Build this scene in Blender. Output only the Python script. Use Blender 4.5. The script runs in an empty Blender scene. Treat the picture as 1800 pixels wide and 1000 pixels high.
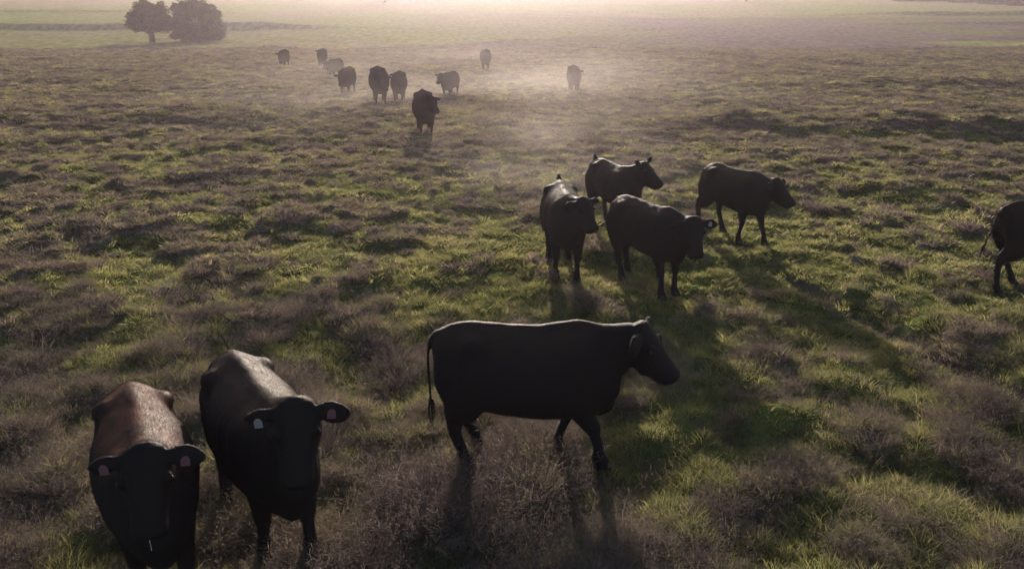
import bpy, bmesh, math, random
import numpy as np
from mathutils import Vector, Matrix

random.seed(7)
rng = np.random.default_rng(11)
R = math.radians
scene = bpy.context.scene
COL = scene.collection

# ------------------------------------------------------------------ camera
CAM_H = 4.0
PITCH = 19.4
FPX = 1559.0                      # focal length in pixels of the 1800 px wide photograph
cd = bpy.data.cameras.new('camera')
cd.sensor_width = 36.0
cd.lens = FPX / 1800.0 * 36.0
cd.clip_start = 0.05
cd.clip_end = 6000
cam = bpy.data.objects.new('camera', cd)
COL.objects.link(cam)
cam.location = (0, 0, CAM_H)
cam.rotation_euler = (R(90 - PITCH), 0, 0)
scene.camera = cam

# ------------------------------------------------------------------ light
SUN_EL, SUN_AZ = 12.8, -1.5       # degrees; azimuth from +Y towards +X
w = bpy.data.worlds.new('World')
scene.world = w
w.use_nodes = True
nt = w.node_tree
bg = nt.nodes['Background']
sky = nt.nodes.new('ShaderNodeTexSky')
sky.sky_type = 'NISHITA'
sky.sun_disc = False
sky.sun_elevation = R(SUN_EL)
sky.sun_rotation = R(SUN_AZ)
sky.air_density = 1.0
sky.dust_density = 2.0
nt.links.new(sky.outputs[0], bg.inputs[0])
bg.inputs[1].default_value = 0.115
sd = bpy.data.lights.new('sun', 'SUN')
sd.energy = 5.0
sd.angle = R(0.5)
sd.color = (1.0, 0.88, 0.76)
sun = bpy.data.objects.new('sun', sd)
COL.objects.link(sun)
sun.location = (0, 60, 30)
to_sun = Vector((math.sin(R(SUN_AZ)) * math.cos(R(SUN_EL)), math.cos(R(SUN_AZ)) * math.cos(R(SUN_EL)), math.sin(R(SUN_EL))))
sun.rotation_euler = to_sun.to_track_quat('Z', 'Y').to_euler()

vs = scene.view_settings
vs.view_transform = 'Standard'
vs.look = 'None'
vs.exposure = 0.66
vs.gamma = 1.0
scene.render.engine = 'CYCLES'
cy = scene.cycles
cy.use_denoising = True
try: cy.denoiser = 'OPENIMAGEDENOISE'
except Exception: pass
cy.max_bounces = 8
cy.diffuse_bounces = 3
cy.glossy_bounces = 2
cy.transmission_bounces = 4
cy.volume_bounces = 1
cy.caustics_reflective = False
cy.caustics_refractive = False
cy.sample_clamp_indirect = 4.0

# ------------------------------------------------------------------ noise and terrain
def _hash(ix, iy, s):
    n = (ix.astype(np.int64) * 374761393 + iy.astype(np.int64) * 668265263 + s * 982451653) & 0x7fffffff
    n = ((n ^ (n >> 13)) * 1274126177) & 0x7fffffff
    n = n ^ (n >> 16)
    return (n & 0xffff) / 65535.0
def vnoise(x, y, s=0):
    ix = np.floor(x); iy = np.floor(y)
    fx = x - ix; fy = y - iy
    ux = fx * fx * (3 - 2 * fx); uy = fy * fy * (3 - 2 * fy)
    a = _hash(ix, iy, s); b = _hash(ix + 1, iy, s); c = _hash(ix, iy + 1, s); d = _hash(ix + 1, iy + 1, s)
    return (a + (b - a) * ux) * (1 - uy) + (c + (d - c) * ux) * uy
def fbm(x, y, sc, s=0, o=3):
    x = np.asarray(x, float) / sc; y = np.asarray(y, float) / sc
    r = 0; a = 1; t = 0
    for k in range(o):
        r = r + a * vnoise(x * 1.03 + 17.3 * k, y + 9.1 * k, s + k); t += a; a *= .5; 
        x, y = 2.03 * (x * .8 - y * .6), 2.03 * (x * .6 + y * .8)
    return r / t
def sst(a, b, x):
    t = np.clip((x - a) / (b - a), 0, 1)
    return t * t * (3 - 2 * t)

TY = np.array([-60, 0, 12, 20, 30, 45, 60, 80, 100, 125, 200, 4000.])
TZ = np.array([0, 0, 0, -.30, -.75, -1.35, -1.95, -2.9, -3.8, -4.25, -4.5, -4.5])
def macro(x, y):
    h = np.interp(y, TY, TZ)
    for d in (-3, 3): h = h + np.interp(y + d * .6, TY, TZ)
    h = h / 3
    def ridge(y0, A, wd): return A * np.exp(-((y - y0) / wd) ** 2)
    h = h + ridge(142 + x * .02, 1.0, 1.6) * sst(-22, -42, x) + ridge(142, .35, 1.4) * sst(-46, -40, x) * sst(-8, -22, x)
    h = h + ridge(192 - x * .02, .95, 1.8) * sst(50, 90, x) + ridge(155, .45, 1.8) * sst(55, 75, x)
    h = h + ridge(205, .6, 2.2) * sst(-55, -70, x)
    return h
def dryness(x, y):
    """0 = short green pasture, 1 = dry tussocks"""
    a = fbm(x, y, .42, 3, 3)
    c = fbm(x, y, 1.9, 5, 2)
    b = fbm(x, y, 8.0, 8, 2)
    near = sst(10.0, 6.0, y) * .022 + .07 * np.exp(-((x + .5) / 1.5) ** 2 - ((y - 5.9) / 1.0) ** 2) + .02 * sst(0, -8, x) * sst(26, 16, y)
    bandy = np.exp(-((y - 33 - x * .10) / 5.0) ** 2) * .11 + sst(38, 56, y) * .19 + np.exp(-((y - 25 + x * .18) / 2.0) ** 2) * .06
    green = np.exp(-((y - 14) / 4.5) ** 2) * .03 + np.exp(-((x - 3.2) / 2.6) ** 2 - ((y - 12) / 3.4) ** 2) * .09
    bandy = bandy + .08 * (np.exp(-((y - 28.0 + x * .12) / 1.8) ** 2) * sst(2, 8, x) + np.exp(-((y - 44.5 + x * .1) / 2.4) ** 2) * sst(4, 12, x) + np.exp(-((y - 31 - x * .05) / 2.2) ** 2) * sst(-2, -7, x))
    soft = sst(12, 8, y) * .075
    return sst(.50 - soft, .56 + soft, a * .66 + c * .16 + b * .18 + near + bandy - green)
def bumps(x, y):
    d = dryness(x, y)
    f = sst(2, 8, y) * .0 + 1
    h = (fbm(x, y, .42, 21, 3) - .5) * .24 + (fbm(x, y, 2.2, 31, 2) - .5) * .26 + d * (.04 + .06 * sst(8, 14, y))
    amp = sst(150, 60, y) * .85 + .15
    h = h * amp
    bank = np.exp(-((y - 28.5 + x * .12) / 1.6) ** 2) * sst(2, 8, x) + .8 * np.exp(-((y - 45 + x * .1) / 2.4) ** 2) * sst(4, 12, x) + .8 * np.exp(-((y - 31 - x * .05) / 2.2) ** 2) * sst(-2, -7, x)
    h = h + bank * (.12 + .55 * fbm(x, y, 1.5, 45, 3))
    h = h + (fbm(x, y, 6.0, 41, 2) - .5) * .5 * sst(22, 45, y) * sst(400, 90, y)
    return h
RUT = []
def rut(x, y):
    if not RUT: RUT.append((at(1345, 455), at(1800, 695)))
    (ax, ay), (bx, by) = RUT[0]
    L2 = (bx - ax) ** 2 + (by - ay) ** 2
    t = np.clip(((x - ax) * (bx - ax) + (y - ay) * (by - ay)) / L2, 0, 1.35)
    wob = (fbm(x, y, .8, 77, 2) - .5) * .35
    return np.exp(-((np.hypot(x - ax - t * (bx - ax), y - ay - t * (by - ay)) + wob) / .24) ** 2) * sst(0, .06, t)
def H(x, y):
    x = np.asarray(x, float); y = np.asarray(y, float)
    return macro(x, y) + bumps(x, y) - .15 * rut(x, y)
def h1(x, y): return float(macro(np.array([x]), np.array([y]))[0])
def hfull(x, y): return float(H(np.array([x]), np.array([y]))[0])
def at(px, py, z=0.0):
    """ground point seen at a pixel of the 1800x1000 photograph (z above the ground)"""
    u = (px - 900) / FPX; v = (500 - py) / FPX
    p = R(PITCH)
    d = np.array([u, math.cos(p) + v * math.sin(p), -math.sin(p) + v * math.cos(p)])
    t = 1.0
    for k in range(6000):
        q = d * t
        if CAM_H + q[2] <= h1(q[0], q[1]) + z: break
        t *= 1.0015
    return float(q[0]), float(q[1])

# ------------------------------------------------------------------ helpers
def mat(name):
    m = bpy.data.materials.new(name); m.use_nodes = True
    m.node_tree.nodes.clear()
    return m, m.node_tree.nodes, m.node_tree.links
def mesh_obj(name, V, F, m=None, parent=None, smooth=False, link=True):
    me = bpy.data.meshes.new(name)
    V = np.asarray(V, dtype=np.float32)
    if isinstance(F, np.ndarray):
        n, k = F.shape
        me.vertices.add(len(V)); me.vertices.foreach_set('co', V.ravel())
        me.loops.add(n * k); me.loops.foreach_set('vertex_index', F.astype(np.int32).ravel())
        me.polygons.add(n); me.polygons.foreach_set('loop_start', np.arange(0, n * k, k, dtype=np.int32))
        me.update(calc_edges=True)
    else:
        me.from_pydata([tuple(map(float, v)) for v in V], [], F)
        me.update()
    if smooth: me.polygons.foreach_set('use_smooth', np.ones(len(me.polygons), dtype=bool))
    if m: me.materials.append(m)
    o = bpy.data.objects.new(name, me)
    if link: COL.objects.link(o)
    if parent: o.parent = parent
    return o
def tag(o, label=None, cat=None, group=None, kind=None):
    if label: o['label'] = label
    if cat: o['category'] = cat
    if group: o['group'] = group
    if kind: o['kind'] = kind
    return o
def empty(name, loc, rz=0.0, sc=1.0):
    o = bpy.data.objects.new(name, None); COL.objects.link(o)
    o.empty_display_size = .3
    o.location = loc; o.rotation_euler = (0, 0, rz); o.scale = (sc, sc, sc)
    return o

# ------------------------------------------------------------------ materials
def grass_material(name, cols, transl, rough=.5, big=6.0):
    m, n, l = mat(name)
    out = n.new('ShaderNodeOutputMaterial')
    info = n.new('ShaderNodeObjectInfo')
    geo = n.new('ShaderNodeNewGeometry')
    nz = n.new('ShaderNodeTexNoise'); nz.inputs['Scale'].default_value = 1 / big * 3; nz.inputs['Detail'].default_value = 3
    l.new(geo.outputs['Position'], nz.inputs['Vector'])
    ad = n.new('ShaderNodeMath'); ad.operation = 'MULTIPLY_ADD'
    l.new(info.outputs['Random'], ad.inputs[0]); ad.inputs[1].default_value = .75
    sub = n.new('ShaderNodeMath'); sub.operation = 'MULTIPLY_ADD'; sub.inputs[1].default_value = 1.3; sub.inputs[2].default_value = -.52
    l.new(nz.outputs[0], sub.inputs[0]); l.new(sub.outputs[0], ad.inputs[2])
    cr = n.new('ShaderNodeValToRGB')
    el = cr.color_ramp.elements
    while len(el) < len(cols): el.new(.5)
    for i, c in enumerate(cols):
        el[i].position = i / (len(cols) - 1); el[i].color = (*c, 1)
    l.new(ad.outputs[0], cr.inputs[0])
    df = n.new('ShaderNodeBsdfDiffuse'); tr = n.new('ShaderNodeBsdfTranslucent')
    gl = n.new('ShaderNodeBsdfGlossy'); gl.inputs['Roughness'].default_value = rough
    gl.inputs['Color'].default_value = (.9, .9, .9, 1)
    l.new(cr.outputs[0], df.inputs[0]); l.new(cr.outputs[0], tr.inputs[0])
    mx = n.new('ShaderNodeMixShader'); mx.inputs[0].default_value = transl
    l.new(df.outputs[0], mx.inputs[1]); l.new(tr.outputs[0], mx.inputs[2])
    m2 = n.new('ShaderNodeMixShader'); m2.inputs[0].default_value = .03 if 'green' in name else .006
    l.new(mx.outputs[0], m2.inputs[1]); l.new(gl.outputs[0], m2.inputs[2])
    l.new(m2.outputs[0], out.inputs[0])
    return m
M_green = grass_material('green grass', [(.075, .080, .034), (.155, .155, .058), (.25, .24, .085), (.32, .26, .14)], .62)
M_dry = grass_material('dry grass', [(.085, .062, .058), (.155, .115, .106), (.22, .168, .142), (.25, .205, .12)], .45)

def ground_material():
    m, n, l = mat('pasture soil and thatch')
    out = n.new('ShaderNodeOutputMaterial')
    bs = n.new('ShaderNodeBsdfPrincipled')
    bs.inputs['Roughness'].default_value = .95
    bs.inputs['Specular IOR Level'].default_value = 0
    at_ = n.new('ShaderNodeAttribute'); at_.attribute_name = 'tint'
    geo = n.new('ShaderNodeNewGeometry')
    mp = n.new('ShaderNodeMapping'); mp.inputs['Scale'].default_value = (1, .45, 1)
    l.new(geo.outputs['Position'], mp.inputs[0])
    n1 = n.new('ShaderNodeTexNoise'); n1.inputs['Scale'].default_value = 1.4; n1.inputs['Detail'].default_value = 8; n1.inputs['Roughness'].default_value = .65
    l.new(mp.outputs[0], n1.inputs['Vector'])
    mr = n.new('ShaderNodeMapRange'); mr.inputs['From Min'].default_value = .3; mr.inputs['From Max'].default_value = .7
    mr.inputs['To Min'].default_value = .55; mr.inputs['To Max'].default_value = 1.4
    l.new(n1.outputs[0], mr.inputs[0])
    mul = n.new('ShaderNodeVectorMath'); mul.operation = 'SCALE'
    l.new(at_.outputs['Color'], mul.inputs[0]); l.new(mr.outputs[0], mul.inputs['Scale'])
    l.new(mul.outputs[0], bs.inputs['Base Color'])
    n2 = n.new('ShaderNodeTexNoise'); n2.inputs['Scale'].default_value = 9; n2.inputs['Detail'].default_value = 6
    l.new(geo.outputs['Position'], n2.inputs['Vector'])
    bp = n.new('ShaderNodeBump'); bp.inputs['Strength'].default_value = .7; bp.inputs['Distance'].default_value = .06
    l.new(n2.outputs[0], bp.inputs['Height']); l.new(bp.outputs[0], bs.inputs['Normal'])
    l.new(bs.outputs[0], out.inputs[0])
    return m
M_ground = ground_material()

def simple(name, col, rough=.5, spec=.5, noise=0, nscale=20):
    m, n, l = mat(name)
    out = n.new('ShaderNodeOutputMaterial'); bs = n.new('ShaderNodeBsdfPrincipled')
    bs.inputs['Base Color'].default_value = (*col, 1); bs.inputs['Roughness'].default_value = rough
    bs.inputs['Specular IOR Level'].default_value = spec
    if noise:
        nz = n.new('ShaderNodeTexNoise'); nz.inputs['Scale'].default_value = nscale; nz.inputs['Detail'].default_value = 5
        tc = n.new('ShaderNodeTexCoord'); l.new(tc.outputs['Object'], nz.inputs['Vector'])
        mx = n.new('ShaderNodeMix'); mx.data_type = 'RGBA'
        mx.inputs[6].default_value = (*[c * (1 - noise) for c in col], 1); mx.inputs[7].default_value = (*[min(1, c * (1 + noise)) for c in col], 1)
        l.new(nz.outputs[0], mx.inputs[0]); l.new(mx.outputs[2], bs.inputs['Base Color'])
    l.new(bs.outputs[0], out.inputs[0])
    return m
def coat_material(name, base, back, amount):
    """black hide, browner where the sun has bleached the back"""
    m, n, l = mat(name)
    out = n.new('ShaderNodeOutputMaterial'); bs = n.new('ShaderNodeBsdfPrincipled')
    tc = n.new('ShaderNodeTexCoord')
    sx = n.new('ShaderNodeSeparateXYZ'); l.new(tc.outputs['Object'], sx.inputs[0])
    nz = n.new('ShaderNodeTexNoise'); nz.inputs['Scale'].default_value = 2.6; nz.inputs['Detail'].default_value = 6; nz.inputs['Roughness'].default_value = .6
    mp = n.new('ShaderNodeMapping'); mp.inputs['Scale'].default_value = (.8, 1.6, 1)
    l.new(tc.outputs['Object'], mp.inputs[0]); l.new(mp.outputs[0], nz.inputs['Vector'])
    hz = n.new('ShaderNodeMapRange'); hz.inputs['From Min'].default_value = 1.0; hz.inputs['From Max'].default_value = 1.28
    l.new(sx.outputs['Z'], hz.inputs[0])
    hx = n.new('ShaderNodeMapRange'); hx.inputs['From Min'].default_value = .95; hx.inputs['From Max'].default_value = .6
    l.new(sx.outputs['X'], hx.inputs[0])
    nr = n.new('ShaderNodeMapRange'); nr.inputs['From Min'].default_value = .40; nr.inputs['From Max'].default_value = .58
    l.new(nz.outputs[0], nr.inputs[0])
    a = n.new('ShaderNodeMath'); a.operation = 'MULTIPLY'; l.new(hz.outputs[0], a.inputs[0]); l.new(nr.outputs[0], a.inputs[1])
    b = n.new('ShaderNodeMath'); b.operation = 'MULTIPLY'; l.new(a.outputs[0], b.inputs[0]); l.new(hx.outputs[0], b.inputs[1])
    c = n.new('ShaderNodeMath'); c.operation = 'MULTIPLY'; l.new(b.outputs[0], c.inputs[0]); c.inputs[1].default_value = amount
    mx = n.new('ShaderNodeMix'); mx.data_type = 'RGBA'
    mx.inputs[6].default_value = (*base, 1); mx.inputs[7].default_value = (*back, 1)
    l.new(c.outputs[0], mx.inputs[0]); l.new(mx.outputs[2], bs.inputs['Base Color'])
    n2 = n.new('ShaderNodeTexNoise'); n2.inputs['Scale'].default_value = 34; n2.inputs['Detail'].default_value = 6
    mp2 = n.new('ShaderNodeMapping'); mp2.inputs['Scale'].default_value = (.3, 1.6, 1)
    l.new(tc.outputs['Object'], mp2.inputs[0]); l.new(mp2.outputs[0], n2.inputs['Vector'])
    rr = n.new('ShaderNodeMapRange'); rr.inputs['To Min'].default_value = .48; rr.inputs['To Max'].default_value = .8
    l.new(n2.outputs[0], rr.inputs[0]); l.new(rr.outputs[0], bs.inputs['Roughness'])
    bp = n.new('ShaderNodeBump'); bp.inputs['Strength'].default_value = .15; bp.inputs['Distance'].default_value = .008
    l.new(n2.outputs[0], bp.inputs['Height']); l.new(bp.outputs[0], bs.inputs['Normal'])
    bs.inputs['Specular IOR Level'].default_value = .065
    bs.inputs['Sheen Weight'].default_value = .01
    bs.inputs['Sheen Roughness'].default_value = .4
    l.new(bs.outputs[0], out.inputs[0])
    return m
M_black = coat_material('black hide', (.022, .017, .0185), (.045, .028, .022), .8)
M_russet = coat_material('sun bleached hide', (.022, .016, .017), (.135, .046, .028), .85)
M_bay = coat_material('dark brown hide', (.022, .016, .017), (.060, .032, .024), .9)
M_matt = simple('dull black hide', (.024, .018, .020), 1.0, 0.0, .4, 6)
M_eye = simple('eye', (.01, .008, .008), .08, .6)
M_hoof = simple('hoof', (.03, .027, .025), .5)
M_switch = simple('tail hair', (.014, .010, .010), .6, .3, .4, 40)
M_pink = simple('pink ear tag', (.17, .07, .095), .45)
M_white = simple('white ear tag', (.25, .22, .24), .45)
M_drool = simple('drool', (.8, .8, .8), .1, .8)

# ------------------------------------------------------------------ ground sheet
def make_ground():
    rows = [1.5]
    while rows[-1] < 3500:
        r = rows[-1]
        rows.append(r + max(.05, r * .0078))
    ys = np.array(rows) - 4.5
    u = np.linspace(-1, 1, 760); u = u * (.55 + .45 * np.abs(u))
    X = u[None, :] * (9 + 1.25 * np.maximum(ys, 0))[:, None]
    Y = np.repeat(ys[:, None], len(u), 1)
    x = X.ravel(); y = Y.ravel()
    z = H(x, y)
    nr, nc = X.shape
    idx = np.arange(nr * nc).reshape(nr, nc)
    F = np.stack([idx[:-1, :-1].ravel(), idx[:-1, 1:].ravel(), idx[1:, 1:].ravel(), idx[1:, :-1].ravel()], 1)
    o = mesh_obj('ground', np.stack([x, y, z], 1), F, M_ground, smooth=True)
    d = dryness(x, y)[:, None]
    green = np.array([.085, .10, .03]); dry = np.array([.12, .088, .078])
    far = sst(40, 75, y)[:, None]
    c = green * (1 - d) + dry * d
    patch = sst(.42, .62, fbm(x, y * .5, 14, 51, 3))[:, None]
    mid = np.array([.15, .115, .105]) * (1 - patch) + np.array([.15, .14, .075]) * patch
    c = c * (1 - far) + mid * far
    # greener grazed paddock beyond the line of the two trees
    edge = 94 + x * .07 + 26 * sst(-20, 10, x)
    p2 = sst(.35, .65, fbm(x, y * .35, 30, 61, 3))[:, None]
    field = np.array([.17, .20, .05]) * (1 - p2) + np.array([.20, .185, .085]) * p2
    fm = (sst(0, 3, y - edge))[:, None] * (1 - .85 * (sst(4, 24, x) * sst(185, 175, y))[:, None])
    c = c * (1 - fm) + field * fm
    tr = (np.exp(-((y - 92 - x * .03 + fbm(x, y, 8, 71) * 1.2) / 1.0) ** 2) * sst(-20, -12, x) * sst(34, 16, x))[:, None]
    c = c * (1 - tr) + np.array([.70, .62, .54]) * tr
    gp = (np.exp(-((y - 106) / 4.0) ** 2) * sst(44, 54, x) * sst(75, 60, x))[:, None]
    c = c * (1 - gp * .8) + np.array([.26, .30, .07]) * gp * .8
    rt = rut(x, y)[:, None]
    c = c * (1 - .6 * rt) + np.array([.06, .045, .035]) * .6 * rt
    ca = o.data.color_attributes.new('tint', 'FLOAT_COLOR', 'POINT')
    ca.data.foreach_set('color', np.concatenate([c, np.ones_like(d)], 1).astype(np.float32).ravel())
    tag(o, kind='structure')
    return o
make_ground()

# ------------------------------------------------------------------ grass
def blades(n, rad, hmin, hmax, wid, lean, seg=2, dome=True, r_=None):
    """a tuft: n bent tapering blades"""
    r_ = r_ or rng
    V = []; F = []
    a = r_.uniform(0, 2 * np.pi, n); rr = rad * np.sqrt(r_.uniform(0, 1, n))
    for i in range(n):
        bx, by = rr[i] * math.cos(a[i]), rr[i] * math.sin(a[i])
        k = 1 - (rr[i] / rad) ** 2 * .55 if dome else 1
        hh = r_.uniform(hmin, hmax) * k
        la = a[i] + r_.normal(0, .9)
        le = hh * (lean * r_.uniform(.3, 1.2) + .35 * rr[i] / rad)
        fa = r_.uniform(0, np.pi); wx, wy = math.cos(fa) * wid / 2, math.sin(fa) * wid / 2
        s0 = len(V)
        for k2 in range(seg + 1):
            t = k2 / seg
            cx = bx + math.cos(la) * le * t * t; cy_ = by + math.sin(la) * le * t * t; cz = hh * t * (1 - .15 * t) - .02
            if k2 == seg: V.append((cx, cy_, cz))
            else:
                q = 1 - .4 * t
                V.append((cx - wx * q, cy_ - wy * q, cz)); V.append((cx + wx * q, cy_ + wy * q, cz))
        for k2 in range(seg - 1):
            b = s0 + 2 * k2; F.append((b, b + 1, b + 3)); F.append((b, b + 3, b + 2))
        b = s0 + 2 * (seg - 1); F.append((b, b + 1, b + 2))
    return np.array(V), np.array(F)
def seedy(n, rad, hmin, hmax, wid, nb):
    """dry tussock: stems that end in loose airy seed heads"""
    V, F = blades(n, rad, hmin, hmax, wid, .85, 2, dome=False)
    V = list(map(tuple, V)); F = list(map(tuple, F))
    tips = [V[i] for i in range(4, len(V), 5)]
    for t in tips:
        for k in range(nb):
            th = rng.uniform(0, 2 * np.pi); ph = rng.uniform(-.5, 1.2)
            L = rng.uniform(.03, .075)
            dz = -rng.uniform(0, .09)
            a = Vector((t[0], t[1], t[2] + dz)); d = Vector((math.cos(th) * math.cos(ph), math.sin(th) * math.cos(ph), math.sin(ph) * .8)) * L
            s = Vector((-math.sin(th), math.cos(th), 0)) * wid * .55
            b = len(V)
            V += [tuple(a - s * .4), tuple(a + d * .6 + s), tuple(a + d), tuple(a + d * .6 - s)]
            F += [(b, b + 1, b + 2), (b, b + 2, b + 3)]
    return np.array(V), np.array(F)

def collection(name, parts, m):
    c = bpy.data.collections.new(name)
    for i, (V, F) in enumerate(parts):
        o = mesh_obj(name + '_tuft_%d' % i, V, F, m, link=False)
        c.objects.link(o)
    return c
def scatter(name, pts, kind, rot, scl, coll, label, cat, tilt):
    me = bpy.data.meshes.new(name)
    me.vertices.add(len(pts)); me.vertices.foreach_set('co', pts.astype(np.float32).ravel())
    a = me.attributes.new('pick', 'INT', 'POINT'); a.data.foreach_set('value', kind.astype(np.int32))
    a = me.attributes.new('turn', 'FLOAT_VECTOR', 'POINT')
    rv = np.stack([rng.normal(0, tilt, len(pts)), rng.normal(0, tilt, len(pts)), rot], 1)
    a.data.foreach_set('vector', rv.astype(np.float32).ravel())
    a = me.attributes.new('size', 'FLOAT_VECTOR', 'POINT')
    a.data.foreach_set('vector', scl.astype(np.float32).ravel())
    o = bpy.data.objects.new(name, me); COL.objects.link(o)
    g = bpy.data.node_groups.new(name, 'GeometryNodeTree')
    g.interface.new_socket('Geometry', in_out='INPUT', socket_type='NodeSocketGeometry')
    g.interface.new_socket('Geometry', in_out='OUTPUT', socket_type='NodeSocketGeometry')
    gi = g.nodes.new('NodeGroupInput'); go = g.nodes.new('NodeGroupOutput')
    ip = g.nodes.new('GeometryNodeInstanceOnPoints')
    ci = g.nodes.new('GeometryNodeCollectionInfo')
    ci.inputs['Collection'].default_value = coll
    ci.inputs['Separate Children'].default_value = True
    ci.inputs['Reset Children'].default_value = True
    def named(nm, ty):
        q = g.nodes.new('GeometryNodeInputNamedAttribute'); q.data_type = ty; q.inputs['Name'].default_value = nm
        return q.outputs['Attribute']
    g.links.new(gi.outputs[0], ip.inputs['Points'])
    g.links.new(ci.outputs[0], ip.inputs['Instance'])
    ip.inputs['Pick Instance'].default_value = True
    g.links.new(named('pick', 'INT'), ip.inputs['Instance Index'])
    e2r = g.nodes.new('FunctionNodeEulerToRotation')
    g.links.new(named('turn', 'FLOAT_VECTOR'), e2r.inputs[0]); g.links.new(e2r.outputs[0], ip.inputs['Rotation'])
    g.links.new(named('size', 'FLOAT_VECTOR'), ip.inputs['Scale'])
    g.links.new(ip.outputs[0], go.inputs[0])
    md = o.modifiers.new('scatter', 'NODES'); md.node_group = g
    tag(o, label, cat, kind='stuff')
    return o

green_parts = [blades(70, .13, .05, .12, .006, .7) for _ in range(4)] + [blades(60, .12, .08, .17, .006, .8) for _ in range(3)] + [blades(40, .10, .12, .24, .006, .6) for _ in range(2)]
green_parts += [blades(34, .13, .05, .13, .016, .8) for _ in range(3)]
C_green = collection('green_grass', green_parts, M_green)
dry_parts = [seedy(85, .21, .09, .25, .0042, 6) for _ in range(4)] + [seedy(60, .17, .14, .34, .0042, 7) for _ in range(3)] + [blades(150, .19, .06, .20, .006, 1.1, dome=False) for _ in range(2)]
dry_parts += [blades(46, .16, .08, .21, .015, .9) for _ in range(2)] + [blades(34, .12, .10, .25, .015, .8)]
C_dry = collection('dry_grass', dry_parts, M_dry)

def sample(n, y0, y1, power):
    """points in the fan in front of the camera, thinning with distance"""
    t = rng.uniform(0, 1, n)
    e = 2 - power
    y = ((y0 + 1) ** e + t * ((y1 + 1) ** e - (y0 + 1) ** e)) ** (1 / e) - 1 if abs(e) > 1e-6 else (y0 + 1) * ((y1 + 1) / (y0 + 1)) ** t - 1
    hw = 1.4 + y * .66
    x = rng.uniform(-1, 1, n) * hw
    return x, y
def make_grass():
    # green turf
    x, y = sample(150000, 2.6, 90, 1.2)
    d = dryness(x, y)
    keep = rng.uniform(0, 1, len(x)) < 1.0 - np.where(y < 10, .55, .68) * d
    keep &= rut(x, y) < rng.uniform(.25, .9, len(x))
    x, y, d = x[keep], y[keep], d[keep]
    z = H(x, y)
    far = np.maximum(1, (y / 11) ** .5)
    s = rng.uniform(.55, 1.1, len(x)) * far
    lush = sst(.4, .65, fbm(x, y, 2.3, 91, 2))
    kind = np.where(rng.uniform(0, 1, len(x)) < .16 + .4 * lush, rng.integers(4, 7, len(x)), rng.integers(0, 4, len(x)))
    kind = np.where((rng.uniform(0, 1, len(x)) < .10 * lush) & (y < 16), rng.integers(7, 9, len(x)), kind)
    kind = np.where(y + rng.normal(0, 1.5, len(x)) > 11, rng.integers(9, 12, len(x)), kind)
    sz = s * np.where(y > 11, (11 / y) ** .28, 1)
    scatter('grass', np.stack([x, y, z - .005], 1), kind, rng.uniform(0, 6.28, len(x)), np.stack([s, s, sz], 1), C_green,
            'short yellow green pasture grass glowing against the low sun', 'grass', .12)
    # dry tussocks
    x, y = sample(120000, 2.6, 95, 1.2)
    d = dryness(x, y)
    keep = rng.uniform(0, 1, len(x)) < d * np.where(y < 9, .85, .95) + .08
    keep &= rut(x, y) < rng.uniform(.25, .9, len(x))
    x, y, d = x[keep], y[keep], d[keep]
    z = H(x, y)
    far = np.maximum(1, (y / 11) ** .5)
    s = rng.uniform(.45, 1.05, len(x)) * (.5 + .4 * d) * far * (1 - .20 * sst(10, 7, y)) * (1 + .8 * np.exp(-((x + .3) / 1.4) ** 2 - ((y - 5.8) / .8) ** 2))
    kind = np.where((y + rng.normal(0, 1.5, len(x)) > 9.5) | (rng.uniform(0, 1, len(x)) < .05), rng.integers(9, 12, len(x)), rng.integers(0, 9, len(x)))
    s = s * rng.choice([.6, .85, 1.0, 1.25], len(x))
    sz = s * np.where(y > 8, (8 / y) ** .45, 1)
    scatter('dry_grass', np.stack([x, y, z - .01], 1), kind, rng.uniform(0, 6.28, len(x)), np.stack([s, s, sz], 1), C_dry,
            'mauve brown tussocks of dry grass with airy seed heads', 'dry grass', .15)
make_grass()

# ------------------------------------------------------------------ cattle
def loft(rings, V, F, n=20):
    """rings: (centre, side, up, half width, up height, down height, exponent)"""
    s0 = len(V)
    for (c, u, v, a, bu, bd, e) in rings:
        c = Vector(c)
        for k in range(n):
            t = 2 * math.pi * k / n
            ct, st = math.cos(t), math.sin(t)
            X = a * math.copysign(abs(ct) ** (2 / e), ct); Y = (bu if st > 0 else bd) * math.copysign(abs(st) ** (2 / e), st)
            V.append(c + u * X + v * Y)
    m = len(rings)
    for i in range(m - 1):
        for k in range(n):
            a = s0 + i * n + k; b = s0 + i * n + (k + 1) % n
            F.append((a, b, b + n, a + n))
    F.append(tuple(s0 + k for k in reversed(range(n))))
    F.append(tuple(s0 + (m - 1) * n + k for k in range(n)))
def tube(pts, V, F, side=Vector((0, 1, 0)), n=14):
    """pts: (x, y, z, r along x, r along y)"""
    P = [Vector(p[:3]) for p in pts]
    rings = []
    for i, p in enumerate(pts):
        d = (P[min(i + 1, len(P) - 1)] - P[max(i - 1, 0)]).normalized()
        s = (side - d * side.dot(d)).normalized(); v = d.cross(s)
        rings.append((P[i], s, v, p[4], p[3], p[3], 2))
    # spline-like refinement
    out = []
    for i in range(len(rings) - 1):
        A, B = rings[i], rings[i + 1]
        for t in (0, .5):
            c = A[0].lerp(B[0], t)
            if t and 0 < i and i + 2 < len(P):
                c = c + (A[0] + B[0] - rings[i - 1][0] - rings[i + 2][0]) * .0625
            out.append((c, A[1].lerp(B[1], t).normalized(), A[2].lerp(B[2], t).normalized(), A[3] * (1 - t) + B[3] * t, A[4] * (1 - t) + B[4] * t, A[5] * (1 - t) + B[5] * t, 2))
    out.append(rings[-1])
    loft(out, V, F, n)
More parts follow.
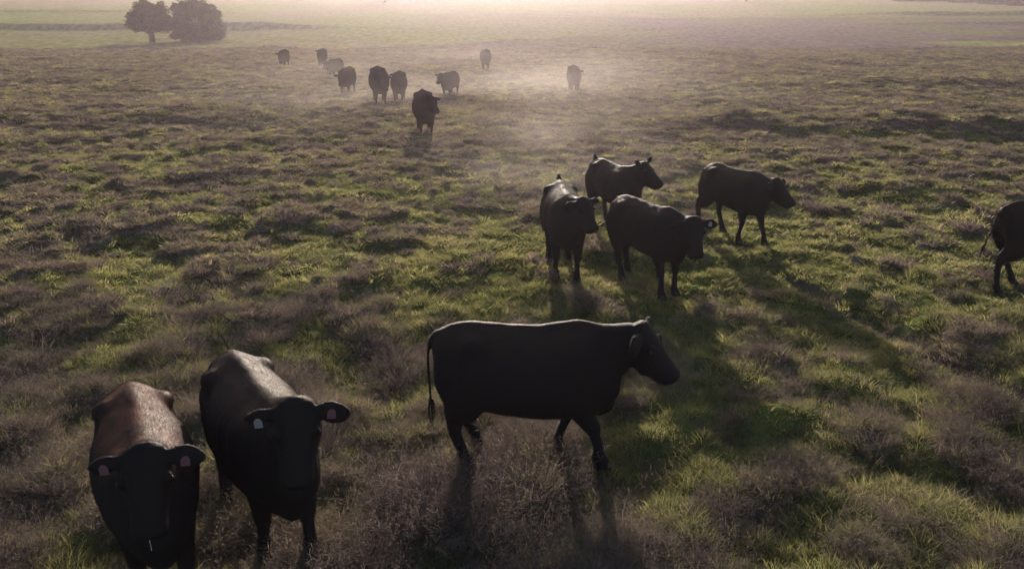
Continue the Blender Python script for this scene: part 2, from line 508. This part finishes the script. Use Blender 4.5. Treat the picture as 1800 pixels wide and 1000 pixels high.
def ball(c, r, V, F, n=10):
    rings = []
    for i in range(1, n):
        a = math.pi * i / n
        rr = math.sin(a)
        rings.append((Vector((c[0] - r[0] * math.cos(a), c[1], c[2])), Vector((0, 1, 0)), Vector((0, 0, 1)), r[1] * rr, r[2] * rr, r[2] * rr, 2))
    loft(rings, V, F, 14)

TRUNK = [(-.845, 1.15, .92, .10), (-.82, 1.235, .80, .17), (-.76, 1.285, .70, .225), (-.64, 1.315, .63, .27), (-.46, 1.325, .585, .305), (-.25, 1.305, .54, .34),
         (0.0, 1.295, .51, .365), (.20, 1.295, .49, .36), (.38, 1.31, .48, .325), (.54, 1.33, .475, .28), (.68, 1.30, .49, .245), (.80, 1.22, .54, .21), (.88, 1.12, .61, .165), (.93, 1.02, .70, .10)]
def warp(v, bend):
    """shorter barrel than the drawing above, and a sideways bend of the forehand"""
    v = Vector(v)
    if v.x < .6: v.x = .6 + (v.x - .6) * SHORT
    if bend: v.y += bend * max(0, v.x - .1) ** 2
    return v
SHORT = .87
def make_cow(name, gx, gy, yaw, sc=1.0, hd=1.12, poll=(1.18, 0, 1.40), hyaw=0, hpitch=-60, roll=0, fl=(0, 0, 0, 0), lift=(0, 0, 0, 0), tail='down', coat=None,
             vox=.02, fat=1.0, sink=.0, tags=(), hair=0, bend=0.0, eyes=True, drool=False, ear_up=0.0, label='', group='black cattle spread over the pasture'):
    V, F = [], []
    Yv, Zv = Vector((0, 1, 0)), Vector((0, 0, 1))
    rings = []
    lean = .075 if fat < 1 else 0.0
    for (x, tp, bt, hw) in TRUNK:
        bt += lean
        zc = bt + (tp - bt) * .46
        rings.append(((x, 0, zc), Yv, Zv, hw * fat, tp - zc, zc - bt, 2.25))
    loft(rings, V, F, 28)
    # spine, hook and pin bones, shoulder crest, brisket
    tube([(-.86, 0, 1.20, .03, .04), (-.70, 0, 1.305, .035, .05), (-.4, 0, 1.325, .03, .05), (0, 0, 1.30, .03, .05), (.3, 0, 1.315, .03, .06), (.55, 0, 1.345, .03, .07), (.75, 0, 1.30, .03, .06)], V, F)
    for s in (-1, 1):
        ball((-.46, s * .215 * fat, 1.205), (.13, .09, .085), V, F)
        ball((-.77, s * .115, 1.15), (.10, .07, .09), V, F)
        ball((-.62, s * .15, .92), (.24, .145, .26), V, F)
        ball((.52, s * .165 * fat, 1.06), (.20, .125, .23), V, F)
        ball((.64, s * .15, .78), (.16, .11, .17), V, F)
    ball((.74, 0, .62 + lean), (.16, .12, .14), V, F)
    # neck and head
    P = Vector(poll)
    base = Vector((.52, 0, .97))
    hp, hy = R(hpitch), R(hyaw)
    d = Vector((math.cos(hp) * math.cos(hy), math.cos(hp) * math.sin(hy), math.sin(hp)))
    side = Vector((-math.sin(hy), math.cos(hy), 0))
    up = d.cross(side).normalized()
    if up.z < 0 and abs(hpitch) < 80: up = -up
    if up.dot(Vector((math.cos(hy), math.sin(hy), 0))) < 0 and hpitch < -60: up = -up
    side = Matrix.Rotation(R(roll), 3, d) @ side; up = Matrix.Rotation(R(roll), 3, d) @ up
    E = P + d * .07 - up * .125
    mid = base.lerp(E, .5) + Vector((0, 0, .03))
    nk = []
    for t, ru, rt, rb in ((0, .20, .34, .38), (.25, .195, .30, .36), (.5, .165, .235, .29), (.75, .14, .18, .22), (.95, .12, .14, .165), (1.08, .105, .11, .12)):
        c = (base * (1 - t) ** 2 + mid * 2 * t * (1 - t) + E * t * t) if t <= 1 else E + (E - mid) * (t - 1)
        dd = (mid - base).lerp(E - mid, min(t, 1)).normalized()
        s = (Yv.lerp(side, min(1, t * .8))); s = (s - dd * s.dot(dd)).normalized()
        v = dd.cross(s); v = v if v.z > 0 else -v
        nk.append((c, s, v, ru, rt, rb, 2.1))
    loft(nk, V, F, 20)
    hs = [(-.045, .055, .055, .03), (-.01, .10, .10, .0), (.06, .125, .13, .0), (.14, .13, .15, .0), (.20, .122, .15, .004), (.27, .102, .134, .010), (.34, .090, .114, .012),
          (.40, .086, .100, .010), (.445, .090, .090, .008), (.475, .082, .074, .014), (.495, .058, .05, .028)]
    rings = []
    for (s_, wd, ht, off) in hs:
        rings.append((P + d * s_ * hd - up * (ht + off) * hd, side, up, wd * hd * 1.12, ht * hd, ht * hd, 2.4))
    loft(rings, V, F, 20)
    for s in (-1, 1):
        c = P + (d * .165 - up * .045 + side * s * .120) * hd      # brow
        ball(tuple(c), (.04, .035, .04), V, F)
        c = P + (d * .30 - up * .20 + side * s * .05) * hd          # jaw
        ball(tuple(c), (.07, .05, .06), V, F)
        # ear
        e0 = P + (d * .045 - up * .06 + side * s * .10) * hd
        ed = (side * s + Vector((0, 0, -.12 + ear_up)) - d * .10 - up * .05).normalized()
        ev = (Vector((0, 0, 1)) * .8 - d * .6); ev = (ev - ed * ev.dot(ed)).normalized(); en = ed.cross(ev)
        ers = []
        for q, wr in ((0, .038), (.05, .052), (.10, .076), (.155, .082), (.21, .062), (.25, .024)):
            ers.append((e0 + ed * q - ev * q * .12, ev, en, wr, .020, .020, 2))
        loft(ers, V, F, 12)
    # legs: order front-left, front-right, hind-left, hind-right
    hoofs = []
    for i in range(4):
        s = 1 if i % 2 == 0 else -1
        o, lf = fl[i], lift[i]
        if i < 2:
            fx = .53 + o; z0 = lf
            kx = .55 + o * .52 + lf * .55; kz = .40 + lf * .45
            pts = [(.50, s * .15, 1.0, .16, .09), (.50 + o * .08, s * .175, .80, .15, .10), (.52 + o * .2, s * .17, .64, .11, .085), (.54 + o * .38, s * .16, .52, .072, .064),
                   (kx, s * .155, kz, .055, .055), (kx * .7 + fx * .3 - lf * .1, s * .15, kz * .7 + .13 * .3 + lf * .3, .038, .04), (fx * .9 + kx * .1 - lf * .25, s * .15, .20 + z0 * .95, .038, .038),
                   (fx - lf * .3, s * .15, .11 + z0, .050, .048), (fx + .03 - lf * .35, s * .15, .045 + z0, .058, .055), (fx + .04 - lf * .35, s * .15, .0 + z0, .066, .06)]
            hoofs.append((fx + .045 - lf * .35, s * .15, z0))
        else:
            fx = -.56 + o; z0 = lf
            kx = -.68 + o * .72; kz = .50 + lf * .5 - abs(o) * .04
            pts = [(-.56, s * .14, 1.03, .26, .12), (-.56 + o * .1, s * .175, .84, .25, .125), (-.56 + o * .25, s * .175, .70, .225, .11), (-.61 + o * .45, s * .165, .59, .15, .085),
                   (kx + .02, s * .155, kz + .01, .078, .055), (kx * .85 + fx * .15, s * .15, kz * .75 + z0 * .2, .050, .044), (kx * .4 + fx * .6, s * .15, .24 + z0 * .9, .040, .040),
                   (fx - .01, s * .15, .12 + z0, .050, .047), (fx + .03, s * .15, .045 + z0, .058, .055), (fx + .04, s * .15, .0 + z0, .066, .06)]
            hoofs.append((fx + .045, s * .15, z0))
        pts = [(a_, b_, c_, ra * ((1.16 if not lean else 1.03) if c_ < .6 else 1.04), rb * ((1.16 if not lean else 1.03) if c_ < .6 else 1.04)) for (a_, b_, c_, ra, rb) in pts]
        tube(pts, V, F)
    # tail
    if tail == 'down':
        tp = [(-.80, 0, 1.27, .05, .05), (-.885, 0, 1.20, .035, .035), (-.91, .0, 1.05, .026, .026), (-.91, .02, .85, .02, .02), (-.90, .03, .66, .018, .018), (-.90, .03, .56, .018, .018)]
    elif tail == 'out':
        tp = [(-.80, 0, 1.27, .05, .05), (-.88, 0, 1.21, .035, .035), (-.93, .02, 1.06, .028, .028), (-.96, .03, .88, .02, .02), (-1.02, .04, .70, .018, .018), (-1.06, .04, .60, .018, .018)]
    elif tail == 'up':
        tp = [(-.78, 0, 1.26, .05, .05), (-.84, 0, 1.33, .038, .038), (-.92, .02, 1.36, .03, .03), (-1.0, .05, 1.28, .024, .024), (-1.05, .08, 1.1, .02, .02), (-1.05, .08, .95, .018, .018)]
    elif tail == 'side':
        tp = [(-.80, 0, 1.27, .05, .05), (-.88, .02, 1.22, .035, .035), (-.91, .10, 1.08, .028, .028), (-.90, .17, .90, .02, .02), (-.90, .20, .72, .018, .018), (-.90, .20, .62, .018, .018)]
    tube(tp, V, F, n=10)
    V = [warp(v, bend) for v in V]
    me = bpy.data.meshes.new('cow_body_raw')
    me.from_pydata([tuple(v) for v in V], [], F); me.update()
    bm = bmesh.new(); bm.from_mesh(me); bmesh.ops.recalc_face_normals(bm, faces=bm.faces); bm.to_mesh(me); bm.free()
    tmp = bpy.data.objects.new('raw', me); COL.objects.link(tmp)
    rm = tmp.modifiers.new('r', 'REMESH'); rm.mode = 'VOXEL'; rm.voxel_size = vox; rm.use_smooth_shade = True
    dg = bpy.context.evaluated_depsgraph_get()
    me2 = bpy.data.meshes.new_from_object(tmp.evaluated_get(dg))
    bpy.data.objects.remove(tmp)
    nv = len(me2.vertices)
    co = np.empty(nv * 3, np.float32); me2.vertices.foreach_get('co', co); co = co.reshape(-1, 3).astype(float)
    ed_ = np.empty(len(me2.edges) * 2, np.int32); me2.edges.foreach_get('vertices', ed_); ed_ = ed_.reshape(-1, 2)
    deg = np.bincount(ed_.ravel(), minlength=nv)[:, None]
    soft = sst(.55, .72, co[:, 2]) * sst(.98, .85, co[:, 0]) * sst(-.80, -.76, co[:, 0])     # trunk melts together, head, ears and legs stay crisp
    nit = int(round(.30 / vox * (.02 / vox)) * 1.6)
    for it in range(nit):
        acc = np.zeros_like(co)
        for k in range(3):
            acc[:, k] = np.bincount(ed_[:, 0], co[ed_[:, 1], k], nv) + np.bincount(ed_[:, 1], co[ed_[:, 0], k], nv)
        wgt = (soft * .75 if it >= 3 else soft * .25 + .5)[:, None]
        co = co + (acc / deg - co) * wgt
    # hollow flank, dip behind the shoulder, faint ribs, uneven flesh
    X_, Z_ = co[:, 0], co[:, 2]
    mid_ = sst(.04, .16, np.abs(co[:, 1])) * sst(.50, .62, Z_) * sst(.95, .8, X_)
    dsp = -.034 * np.exp(-((X_ + .22) / .085) ** 2 - ((Z_ - 1.13) / .09) ** 2) - .022 * np.exp(-((X_ - .30) / .07) ** 2 - ((Z_ - .95) / .22) ** 2)
    dsp = dsp - .016 * np.exp(-((X_ + .52) / .06) ** 2 - ((Z_ - 1.10) / .10) ** 2)
    dsp = dsp + .0022 * np.sin(X_ * 2 * np.pi / .075 + Z_ * 3) * sst(-.18, -.08, X_) * sst(.36, .24, X_) * sst(1.22, 1.1, Z_) * sst(.6, .75, Z_)
    dsp = dsp + (fbm(X_ + gx, Z_ + co[:, 1] + gy, .16, 7, 2) - .5) * .016
    co[:, 1] += np.sign(co[:, 1]) * dsp * mid_
    co[:, 2] += (fbm(X_ + gx, co[:, 1] + gy, .2, 9, 2) - .5) * .022 * sst(1.1, 1.25, Z_) * sst(.8, .6, X_) * sst(-.85, -.7, X_)
    me2.vertices.foreach_set('co', co.astype(np.float32).ravel()); me2.update()
    me2.materials.clear(); me2.materials.append(coat or M_black)
    me2.name = 'cow_body'
    root = empty('cow', (gx, gy, hfull(gx, gy) * .3 + h1(gx, gy) * .7 - sink), R(yaw), sc)
    tag(root, label, 'cow', group)
    body = bpy.data.objects.new('body', me2); COL.objects.link(body); body.parent = root
    def bent(v):
        return warp(v, bend)
    # tail switch: a tassel of hair strands
    e = Vector(tp[-1][:3]); dd = (e - Vector(tp[-2][:3])).normalized()
    sv, sf = [], []
    ns = 60 if vox < .024 else 16
    for k in range(ns):
        a = rng.uniform(0, 6.28); r = rng.uniform(0, .022)
        b = e + Vector((math.cos(a) * r, math.sin(a) * r, .05)); L = rng.uniform(.14, .26)
        wv = Vector((math.cos(a + 1), math.sin(a + 1), 0)) * (.003 if ns > 20 else .008)
        o2 = Vector((math.cos(a), math.sin(a), 0))
        i0 = len(sv)
        for t, sp in ((0, 1), (.45, 2.0), (1, 1.0)):
            c = b + dd * L * t * .6 + Vector((0, 0, -1)) * L * t * .5 + o2 * (r * (sp - 1) * 1.3)
            sv += [c - wv * (1.1 - t), c + wv * (1.1 - t)]
        sf += [(i0, i0 + 1, i0 + 3, i0 + 2), (i0 + 2, i0 + 3, i0 + 5, i0 + 4)]
    mesh_obj('tail_switch', [tuple(v) for v in map(bent, sv)], sf, M_switch, root)
    if eyes:
        for s in (-1, 1):
            c = bent(P + (d * .175 - up * .052 + side * s * .139) * hd)
            bm = bmesh.new(); bmesh.ops.create_uvsphere(bm, u_segments=16, v_segments=10, radius=.021)
            bmesh.ops.translate(bm, verts=bm.verts, vec=c)
            me = bpy.data.meshes.new('eye'); bm.to_mesh(me); bm.free(); me.materials.append(M_eye)
            me.polygons.foreach_set('use_smooth', [True] * len(me.polygons))
            eo = bpy.data.objects.new('eye', me); COL.objects.link(eo); eo.parent = root
    for (s, mt, lb, drop) in tags:
        e0 = P + (d * .045 - up * .06 + side * s * .10) * hd
        ed = (side * s + Vector((0, 0, -.12 + ear_up)) - d * .10 - up * .05).normalized()
        c = e0 + ed * .13 + up * .03 + Vector((0, 0, -.03 - drop))
        hx = ed * .5 + Vector((0, 0, -.02)); hx.normalize()
        vv = Vector((0, 0, 1)); vv = (vv - hx * vv.dot(hx)).normalized(); nn = hx.cross(vv)
        outl = [(-.028, -.035), (.028, -.035), (.028, .012), (.012, .034), (-.012, .034), (-.028, .012)]
        vv_ = []
        for t in (-.0015, .0015):
            for (a, b) in outl: vv_.append(bent(c + hx * a + vv * b + nn * t))
        n6 = len(outl)
        ff = [tuple(reversed(range(n6))), tuple(range(n6, 2 * n6))] + [(k, (k + 1) % n6, (k + 1) % n6 + n6, k + n6) for k in range(n6)]
        to = mesh_obj('ear_tag', [tuple(v) for v in vv_], ff, mt, root)
        to['label'] = lb
    if drool:
        c = P + (d * .49 - up * .06) * hd
        dv, df = [], []
        tube([(c.x, c.y, c.z, .004, .004), (c.x + .002, c.y, c.z - .03, .0015, .0015), (c.x + .004, c.y + .003, c.z - .06, .0015, .0015), (c.x + .003, c.y + .002, c.z - .085, .003, .003)], dv, df, n=6)
        so = mesh_obj('drool_strand', [tuple(v) for v in dv], df, M_drool, root, smooth=True)
    if vox < .024:
        for hfp in hoofs:
            hv, hf = [], []
            x0, y0, z0 = hfp; x0 = warp((x0, y0, z0), 0).x
            for sg in (-1, 1):
                loft([((x0 + .012, y0 + sg * .028, z0 - .005), Vector((0, 1, 0)), Vector((1, 0, 0)), .030, .062, .058, 2.3),
                      ((x0 + .004, y0 + sg * .027, z0 + .035), Vector((0, 1, 0)), Vector((1, 0, 0)), .028, .054, .056, 2.2),
                      ((x0 - .008, y0 + sg * .025, z0 + .065), Vector((0, 1, 0)), Vector((1, 0, 0)), .024, .045, .050, 2.1)], hv, hf, 12)
            mesh_obj('hoof', [tuple(v) for v in hv], hf, M_hoof, root, smooth=True)
    if hair:
        nv = len(me2.vertices)
        co = np.empty(nv * 3, np.float32); me2.vertices.foreach_get('co', co); co = co.reshape(-1, 3)
        no = np.empty(nv * 3, np.float32); me2.vertices.foreach_get('normal', no); no = no.reshape(-1, 3)
        pick = rng.integers(0, nv, hair)
        b = co[pick] + rng.uniform(-vox * .6, vox * .6, (hair, 3)); nn = no[pick]
        lay = np.tile(np.array([-.75, 0, -.45]), (hair, 1)) + rng.normal(0, .12, (hair, 3))
        dr = nn * .46 + lay * .85; dr /= np.linalg.norm(dr, axis=1)[:, None]
        L = rng.uniform(.010, .020, (hair, 1)) * (1.5 if hair < 100000 else 1); wd_ = .0011 if hair > 100000 else .003
        sd_ = np.cross(dr, nn); sd_ /= (np.linalg.norm(sd_, axis=1)[:, None] + 1e-6)
        b = b - nn * .003
        hv = np.stack([b - sd_ * wd_, b + sd_ * wd_, b + dr * L], 1).reshape(-1, 3)
        hf = np.arange(hair * 3).reshape(-1, 3)
        ho = mesh_obj('coat_hair', hv, hf, coat or M_black, root)
    return root

def C_at(px, py): return at(px, py)
near, midv, farv = .013, .018, .032
# walking cattle of the foreground
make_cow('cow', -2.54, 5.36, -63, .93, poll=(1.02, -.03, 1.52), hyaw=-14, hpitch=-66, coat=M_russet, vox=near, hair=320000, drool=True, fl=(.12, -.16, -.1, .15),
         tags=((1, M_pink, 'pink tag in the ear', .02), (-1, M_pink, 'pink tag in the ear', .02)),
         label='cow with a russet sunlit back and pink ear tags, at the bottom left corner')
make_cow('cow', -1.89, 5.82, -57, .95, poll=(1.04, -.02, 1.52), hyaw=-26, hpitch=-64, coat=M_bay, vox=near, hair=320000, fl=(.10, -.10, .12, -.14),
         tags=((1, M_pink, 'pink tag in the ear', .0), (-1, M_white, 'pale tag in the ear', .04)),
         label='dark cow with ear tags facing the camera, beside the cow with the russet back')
make_cow('cow', .0, 6.72, 0, .97, hd=1.08, poll=(1.13, -.04, 1.345), hyaw=-22, hpitch=-52, vox=near, hair=320000, fl=(-.14, .24, .14, .02), lift=(0, .05, 0, 0), tail='down', sink=.01,
         label='large black cow walking right in full side view, nearest the middle of the foreground')
# middle group
make_cow('cow', .71, 12.05, -86, .92, poll=(.84, .20, 1.37), hyaw=34, hpitch=-58, hd=1.02, vox=midv, hair=60000, fat=.88, fl=(.10, -.08, .02, -.06), tail='up',
         label='black cow facing the camera with head turned right, left end of its group')
make_cow('cow', 1.66, 14.5, -66, .86, poll=(.86, .18, 1.50), hyaw=30, hpitch=-42, vox=midv, hair=60000, fat=.88, tail='up', ear_up=.9,
         label='black cow with its head held high and ears up, standing behind two others')
make_cow('cow', 1.76, 11.4, -58, .88, poll=(1.05, .02, 1.30), hyaw=-24, hpitch=-62, vox=midv, hair=60000, fat=.88, fl=(.05, .1, -.12, .14), tail='down',
         tags=((1, M_white, 'pale tag in the ear', .0),),
         label='black cow walking with lowered head and a pale ear tag, front of its group')
make_cow('cow', 3.52, 13.95, -59, .86, poll=(1.0, .12, 1.30), hyaw=14, hpitch=-45, vox=midv, hair=60000, fat=.88, fl=(.25, -.12, .12, -.26), tail='down',
         label='black cow striding right on its own with a long shadow')
make_cow('cow', 6.98, 11.3, 8, .89, poll=(1.18, 0, 1.30), hpitch=-50, vox=midv, hair=60000, fat=.88, fl=(.1, -.1, .25, -.28), tail='out',
         label='black cow cut off by the right edge, hind leg stretched back and tail swinging')
# distant file of cattle
FAR = [
    (747, 240, -80, 1.0, dict(poll=(1.05, .12, 1.34), hyaw=25, hpitch=-45, tail='up'), 'black cow in front of the distant file, nearest of them, tail raised'),
    (668, 186, -78, 1.12, dict(poll=(1.08, .08, 1.18), hyaw=20, hpitch=-60), 'broad black cow side by side with a slimmer one in the distant file'),
    (703, 181, -88, .95, dict(poll=(1.12, .05, 1.42), hyaw=10, hpitch=-60), 'slimmer black cow at the right shoulder of the broad one'),
    (613, 166, -95, .95, dict(poll=(1.15, 0, 1.15), hpitch=-65, fl=(-.1, .1, 0, 0)), 'black cow walking head on, left of the pair in the distant file'),
    (592, 138, -112, .82, dict(poll=(1.18, 0, 1.25), hpitch=-45), 'low dark cow angled left between two distant walkers'),
    (568, 119, -85, .95, dict(poll=(1.15, 0, 1.38), hpitch=-60), 'far black cow head on, with its shadow thrown to the left'),
    (501, 120, -90, .92, dict(poll=(1.15, 0, 1.25), hpitch=-65), 'farthest left black cow of the distant file'),
    (793, 173, -108, .86, dict(poll=(1.18, -.05, 1.38), hyaw=-10, hpitch=-50), 'dust veiled cow angled left, right of the distant pair'),
    (854, 125, -90, 1.0, dict(poll=(1.15, 0, 1.3), hpitch=-60), 'faint cow in the dust, farthest of those right of the file'),
    (1008, 163, -88, .95, dict(poll=(1.15, 0, 1.3), hpitch=-60), 'faint lone cow in the dust, farthest right of the distant ones'),
]
for (px, py, yaw, s, kw, lb) in FAR:
    x, y = at(px, py)
    make_cow('cow', x, y, yaw, s, vox=farv, coat=M_matt, eyes=False, sink=.06, label=lb, **kw)

# ------------------------------------------------------------------ trees
M_bark = simple('bark', (.10, .075, .06), .9, .1, .5, 12)
def leaf_material():
    m, n, l = mat('leaves')
    out = n.new('ShaderNodeOutputMaterial')
    geo = n.new('ShaderNodeNewGeometry')
    nz = n.new('ShaderNodeTexNoise'); nz.inputs['Scale'].default_value = 1.2
    l.new(geo.outputs['Position'], nz.inputs['Vector'])
    cr = n.new('ShaderNodeValToRGB'); cr.color_ramp.elements[0].position = .35; cr.color_ramp.elements[1].position = .65
    cr.color_ramp.elements[0].color = (.016, .022, .010, 1); cr.color_ramp.elements[1].color = (.04, .05, .016, 1)
    l.new(nz.outputs[0], cr.inputs[0])
    df = n.new('ShaderNodeBsdfDiffuse'); tr = n.new('ShaderNodeBsdfTranslucent')
    l.new(cr.outputs[0], df.inputs[0]); l.new(cr.outputs[0], tr.inputs[0])
    mx = n.new('ShaderNodeMixShader'); mx.inputs[0].default_value = .3
    l.new(df.outputs[0], mx.inputs[1]); l.new(tr.outputs[0], mx.inputs[2]); l.new(mx.outputs[0], out.inputs[0])
    return m
M_leaf = leaf_material()
def leaves(blobs, n, size):
    """leaf faces clustered through a crown made of several uneven clumps"""
    P = []
    vol = np.array([b[3] * b[4] * b[5] for b in blobs]) ** (2 / 3); vol /= vol.sum()
    for (cx, cy_, cz, rx, ry, rz), f in zip(blobs, vol):
        m = int(n * f)
        u = rng.normal(0, 1, (m, 3)); u /= np.linalg.norm(u, axis=1)[:, None]
        r = rng.uniform(.35, 1, (m, 1)) ** .45
        lump = .66 + .62 * vnoise(u[:, 0] * 3.5 + cx, u[:, 2] * 3.5 + u[:, 1] * 3, 5)[:, None]
        P.append(np.array([[cx, cy_, cz]]) + u * r * lump * np.array([[rx, ry, rz]]))
    P = np.concatenate(P)
    m = len(P)
    a = rng.normal(0, 1, (m, 3)); a /= np.linalg.norm(a, axis=1)[:, None]
    b = np.cross(a, rng.normal(0, 1, (m, 3))); b /= np.linalg.norm(b, axis=1)[:, None]
    s = rng.uniform(.6, 1.3, (m, 1)) * size
    V = np.stack([P - a * s, P + b * s * .55, P + a * s, P - b * s * .55], 1).reshape(-1, 3)
    return V, np.arange(m * 4).reshape(-1, 4)
def make_tree(name, px, py, blobs, trunk_h, trunk_r, n, size, label, cat, group=None, limbs=5, base=None):
    x, y = base or at(px, py)
    root = empty(name, (x, y, h1(x, y) - .1))
    tag(root, label, cat, group)
    if len(blobs) > 5: root.scale = (1.0, 1.0, .93)
    V, F = [], []
    top = max(b[2] for b in blobs)
    if trunk_h:
        tube([(0, 0, -.2, trunk_r * 1.5, trunk_r * 1.5), (.05, 0, .3, trunk_r * 1.1, trunk_r * 1.1), (.0, .05, trunk_h, trunk_r, trunk_r), (.1, 0, trunk_h + (top - trunk_h) * .6, trunk_r * .5, trunk_r * .5)], V, F)
        for b in blobs[:limbs]:
            tube([(0, 0, trunk_h * .7, trunk_r * .6, trunk_r * .6), (b[0] * .4, b[1] * .4, trunk_h + (b[2] - trunk_h) * .4, trunk_r * .42, trunk_r * .42), (b[0] * .85, b[1] * .85, b[2], trunk_r * .15, trunk_r * .15)], V, F)
    else:
        for b in blobs:
            tube([(b[0] * .3, b[1] * .3, -.1, trunk_r, trunk_r), (b[0] * .7, b[1] * .7, b[2] * .5, trunk_r * .6, trunk_r * .6), (b[0], b[1], b[2] + b[5] * .5, trunk_r * .2, trunk_r * .2)], V, F)
    mesh_obj('trunk', [tuple(v) for v in V], F, M_bark, root, smooth=True)
    small = []
    for k in range(16 if len(blobs) > 5 else 0):
        b = blobs[k % len(blobs)]
        a, e = rng.uniform(0, 6.28), rng.uniform(-.3, 1.2)
        q = rng.uniform(.35, .75)
        zz = max(b[2] + b[5] * math.sin(e) * .95, q * .8 + (trunk_h and .9))
        small.append((b[0] + b[3] * math.cos(a) * math.cos(e), b[1] + b[4] * math.sin(a) * math.cos(e), zz, q, q, q * .8))
    V, F = leaves(list(blobs) + small, n, size)
    mesh_obj('crown', V, F, M_leaf, root)
    return root
make_tree('tree', 268, 76, [(0, 0, 3.4, 2.3, 2.2, 1.7), (-1.6, .3, 2.5, 1.5, 1.5, 1.1), (1.5, -.2, 2.5, 1.5, 1.5, 1.1), (-.7, .4, 4.1, 1.3, 1.3, .95), (.9, 0, 4.0, 1.4, 1.4, .95), (0, -.8, 2.2, 2.0, 1.6, .8)],
          1.5, .33, 30000, .09, 'round dark tree on a short bare trunk, left of the bushy one', 'tree', limbs=6)
make_tree('bushy_tree', 347, 73, [(0, 0, 3.0, 2.6, 2.5, 2.3), (-1.8, .2, 2.2, 1.5, 1.5, 1.9), (2.0, 0, 2.1, 1.6, 1.5, 1.7), (.5, 0, 4.3, 1.6, 1.5, 1.1), (-1.0, .3, 4.0, 1.3, 1.3, 1.0), (2.2, .2, 1.0, 1.2, 1.2, .9), (-.8, -.4, 1.0, 1.9, 1.5, .9), (.9, -.5, .9, 1.8, 1.4, .8)],
          0, .16, 40000, .09, 'wide dark bushy tree leafy down to the ground, right of the round one', 'tree')
# trees at the top edge, only their feet in the photograph
def top_tree(px, py, label, s):
    make_tree('tree', px, py, [(0, 0, 5 * s, 2.6 * s, 2.6 * s, 1.8 * s), (-1.6 * s, 0, 4 * s, 1.6 * s, 1.6 * s, 1.2 * s), (1.7 * s, 0, 4.2 * s, 1.5 * s, 1.5 * s, 1.2 * s), (.3, 0, 6.2 * s, 1.6 * s, 1.6 * s, 1.1 * s)],
              2.6 * s, .3 * s, 7000, .16, label, 'tree', limbs=4)
top_tree(677, 5, 'far tree whose trunk foot touches the top edge, left of the sun glow', 1.0)
top_tree(1311, 4, 'far tree whose trunk foot touches the top edge, right of the sun glow', 1.0)
# hedge at the top right corner
for k, px in enumerate((1600, 1650, 1700, 1752, 1805)):
    b = []
    for q in range(5):
        b.append(((q - 2) * 2.0, rng.uniform(-.5, .5), rng.uniform(1.0, 1.6), rng.uniform(1.3, 1.9), 1.5, rng.uniform(1.2, 1.8)))
    make_tree('shrub', px, 3 + max(0, k - 1) * 2.6, b, 0, .1, 9000, .16,
              'dark shrub of the far hedge, ' + ['leftmost of the hedge at the top edge', 'second from the left in the hedge', 'in the middle of the hedge', 'fourth from the left in the hedge', 'cut by the top right corner'][k],
              'shrub', 'shrubs of the far hedge')

# ------------------------------------------------------------------ haze
def volume_material(name, col, dens, g, noise=None):
    m, n, l = mat(name)
    out = n.new('ShaderNodeOutputMaterial')
    pv = n.new('ShaderNodeVolumePrincipled')
    pv.inputs['Color'].default_value = (*col, 1); pv.inputs['Density'].default_value = dens
    pv.inputs['Anisotropy'].default_value = g
    l.new(pv.outputs[0], out.inputs['Volume'])
    return m, n, l, pv
HM, _, _, _ = volume_material('haze', (.90, .80, .93), .00046, .75)
X0, X1, Y0, Y1, Z0, Z1 = -4700, 4700, -30, 3600, -7.0, 9.0
hv = [(x, y, z) for z in (Z0, Z1) for y in (Y0, Y1) for x in (X0, X1)]
hf = [(0, 2, 3, 1), (4, 5, 7, 6), (0, 1, 5, 4), (2, 6, 7, 3), (0, 4, 6, 2), (1, 3, 7, 5)]
ho = mesh_obj('haze', hv, hf, HM)
tag(ho, 'warm haze hanging over the pasture, brightest below the sun', 'haze', kind='stuff')

# dust kicked up round the distant file, thin and hugging the ground
def dust(x, y, rx, ry, rz, dens, label, seed):
    m, n, l, pv = volume_material('dust', (.95, .88, .88), dens, .55)
    tc = n.new('ShaderNodeTexCoord')
    ln = n.new('ShaderNodeVectorMath'); ln.operation = 'LENGTH'; l.new(tc.outputs['Object'], ln.inputs[0])
    mr = n.new('ShaderNodeMapRange'); mr.interpolation_type = 'SMOOTHSTEP'
    mr.inputs['From Min'].default_value = 1.0; mr.inputs['From Max'].default_value = .1; l.new(ln.outputs['Value'], mr.inputs[0])
    nz = n.new('ShaderNodeTexNoise'); nz.inputs['Scale'].default_value = 2.6; nz.inputs['Detail'].default_value = 2
    mp = n.new('ShaderNodeMapping'); mp.inputs['Location'].default_value = (seed, 0, 0); l.new(tc.outputs['Object'], mp.inputs[0]); l.new(mp.outputs[0], nz.inputs['Vector'])
    r2 = n.new('ShaderNodeMapRange'); r2.inputs['From Min'].default_value = .36; r2.inputs['From Max'].default_value = .66; l.new(nz.outputs[0], r2.inputs[0])
    a = n.new('ShaderNodeMath'); a.operation = 'MULTIPLY'; l.new(mr.outputs[0], a.inputs[0]); l.new(r2.outputs[0], a.inputs[1])
    b = n.new('ShaderNodeMath'); b.operation = 'MULTIPLY'; l.new(a.outputs[0], b.inputs[0]); b.inputs[1].default_value = dens
    l.new(b.outputs[0], pv.inputs['Density'])
    bm = bmesh.new(); bmesh.ops.create_icosphere(bm, subdivisions=3, radius=1.0)
    me = bpy.data.meshes.new('dust'); bm.to_mesh(me); bm.free(); me.materials.append(m)
    o = bpy.data.objects.new('dust', me); COL.objects.link(o)
    o.location = (x, y, h1(x, y) + rz * .25); o.scale = (rx, ry, rz)
    tag(o, label, 'dust', kind='stuff')
dust(-1.5, 37, 16, 17, 2.0, .013, 'pale dust drifting low around the farthest cattle', 3.0)
dust(.9, 20, 4.0, 9.5, 1.1, .020, 'thin dust trailing behind the middle group of cattle', 8.0)
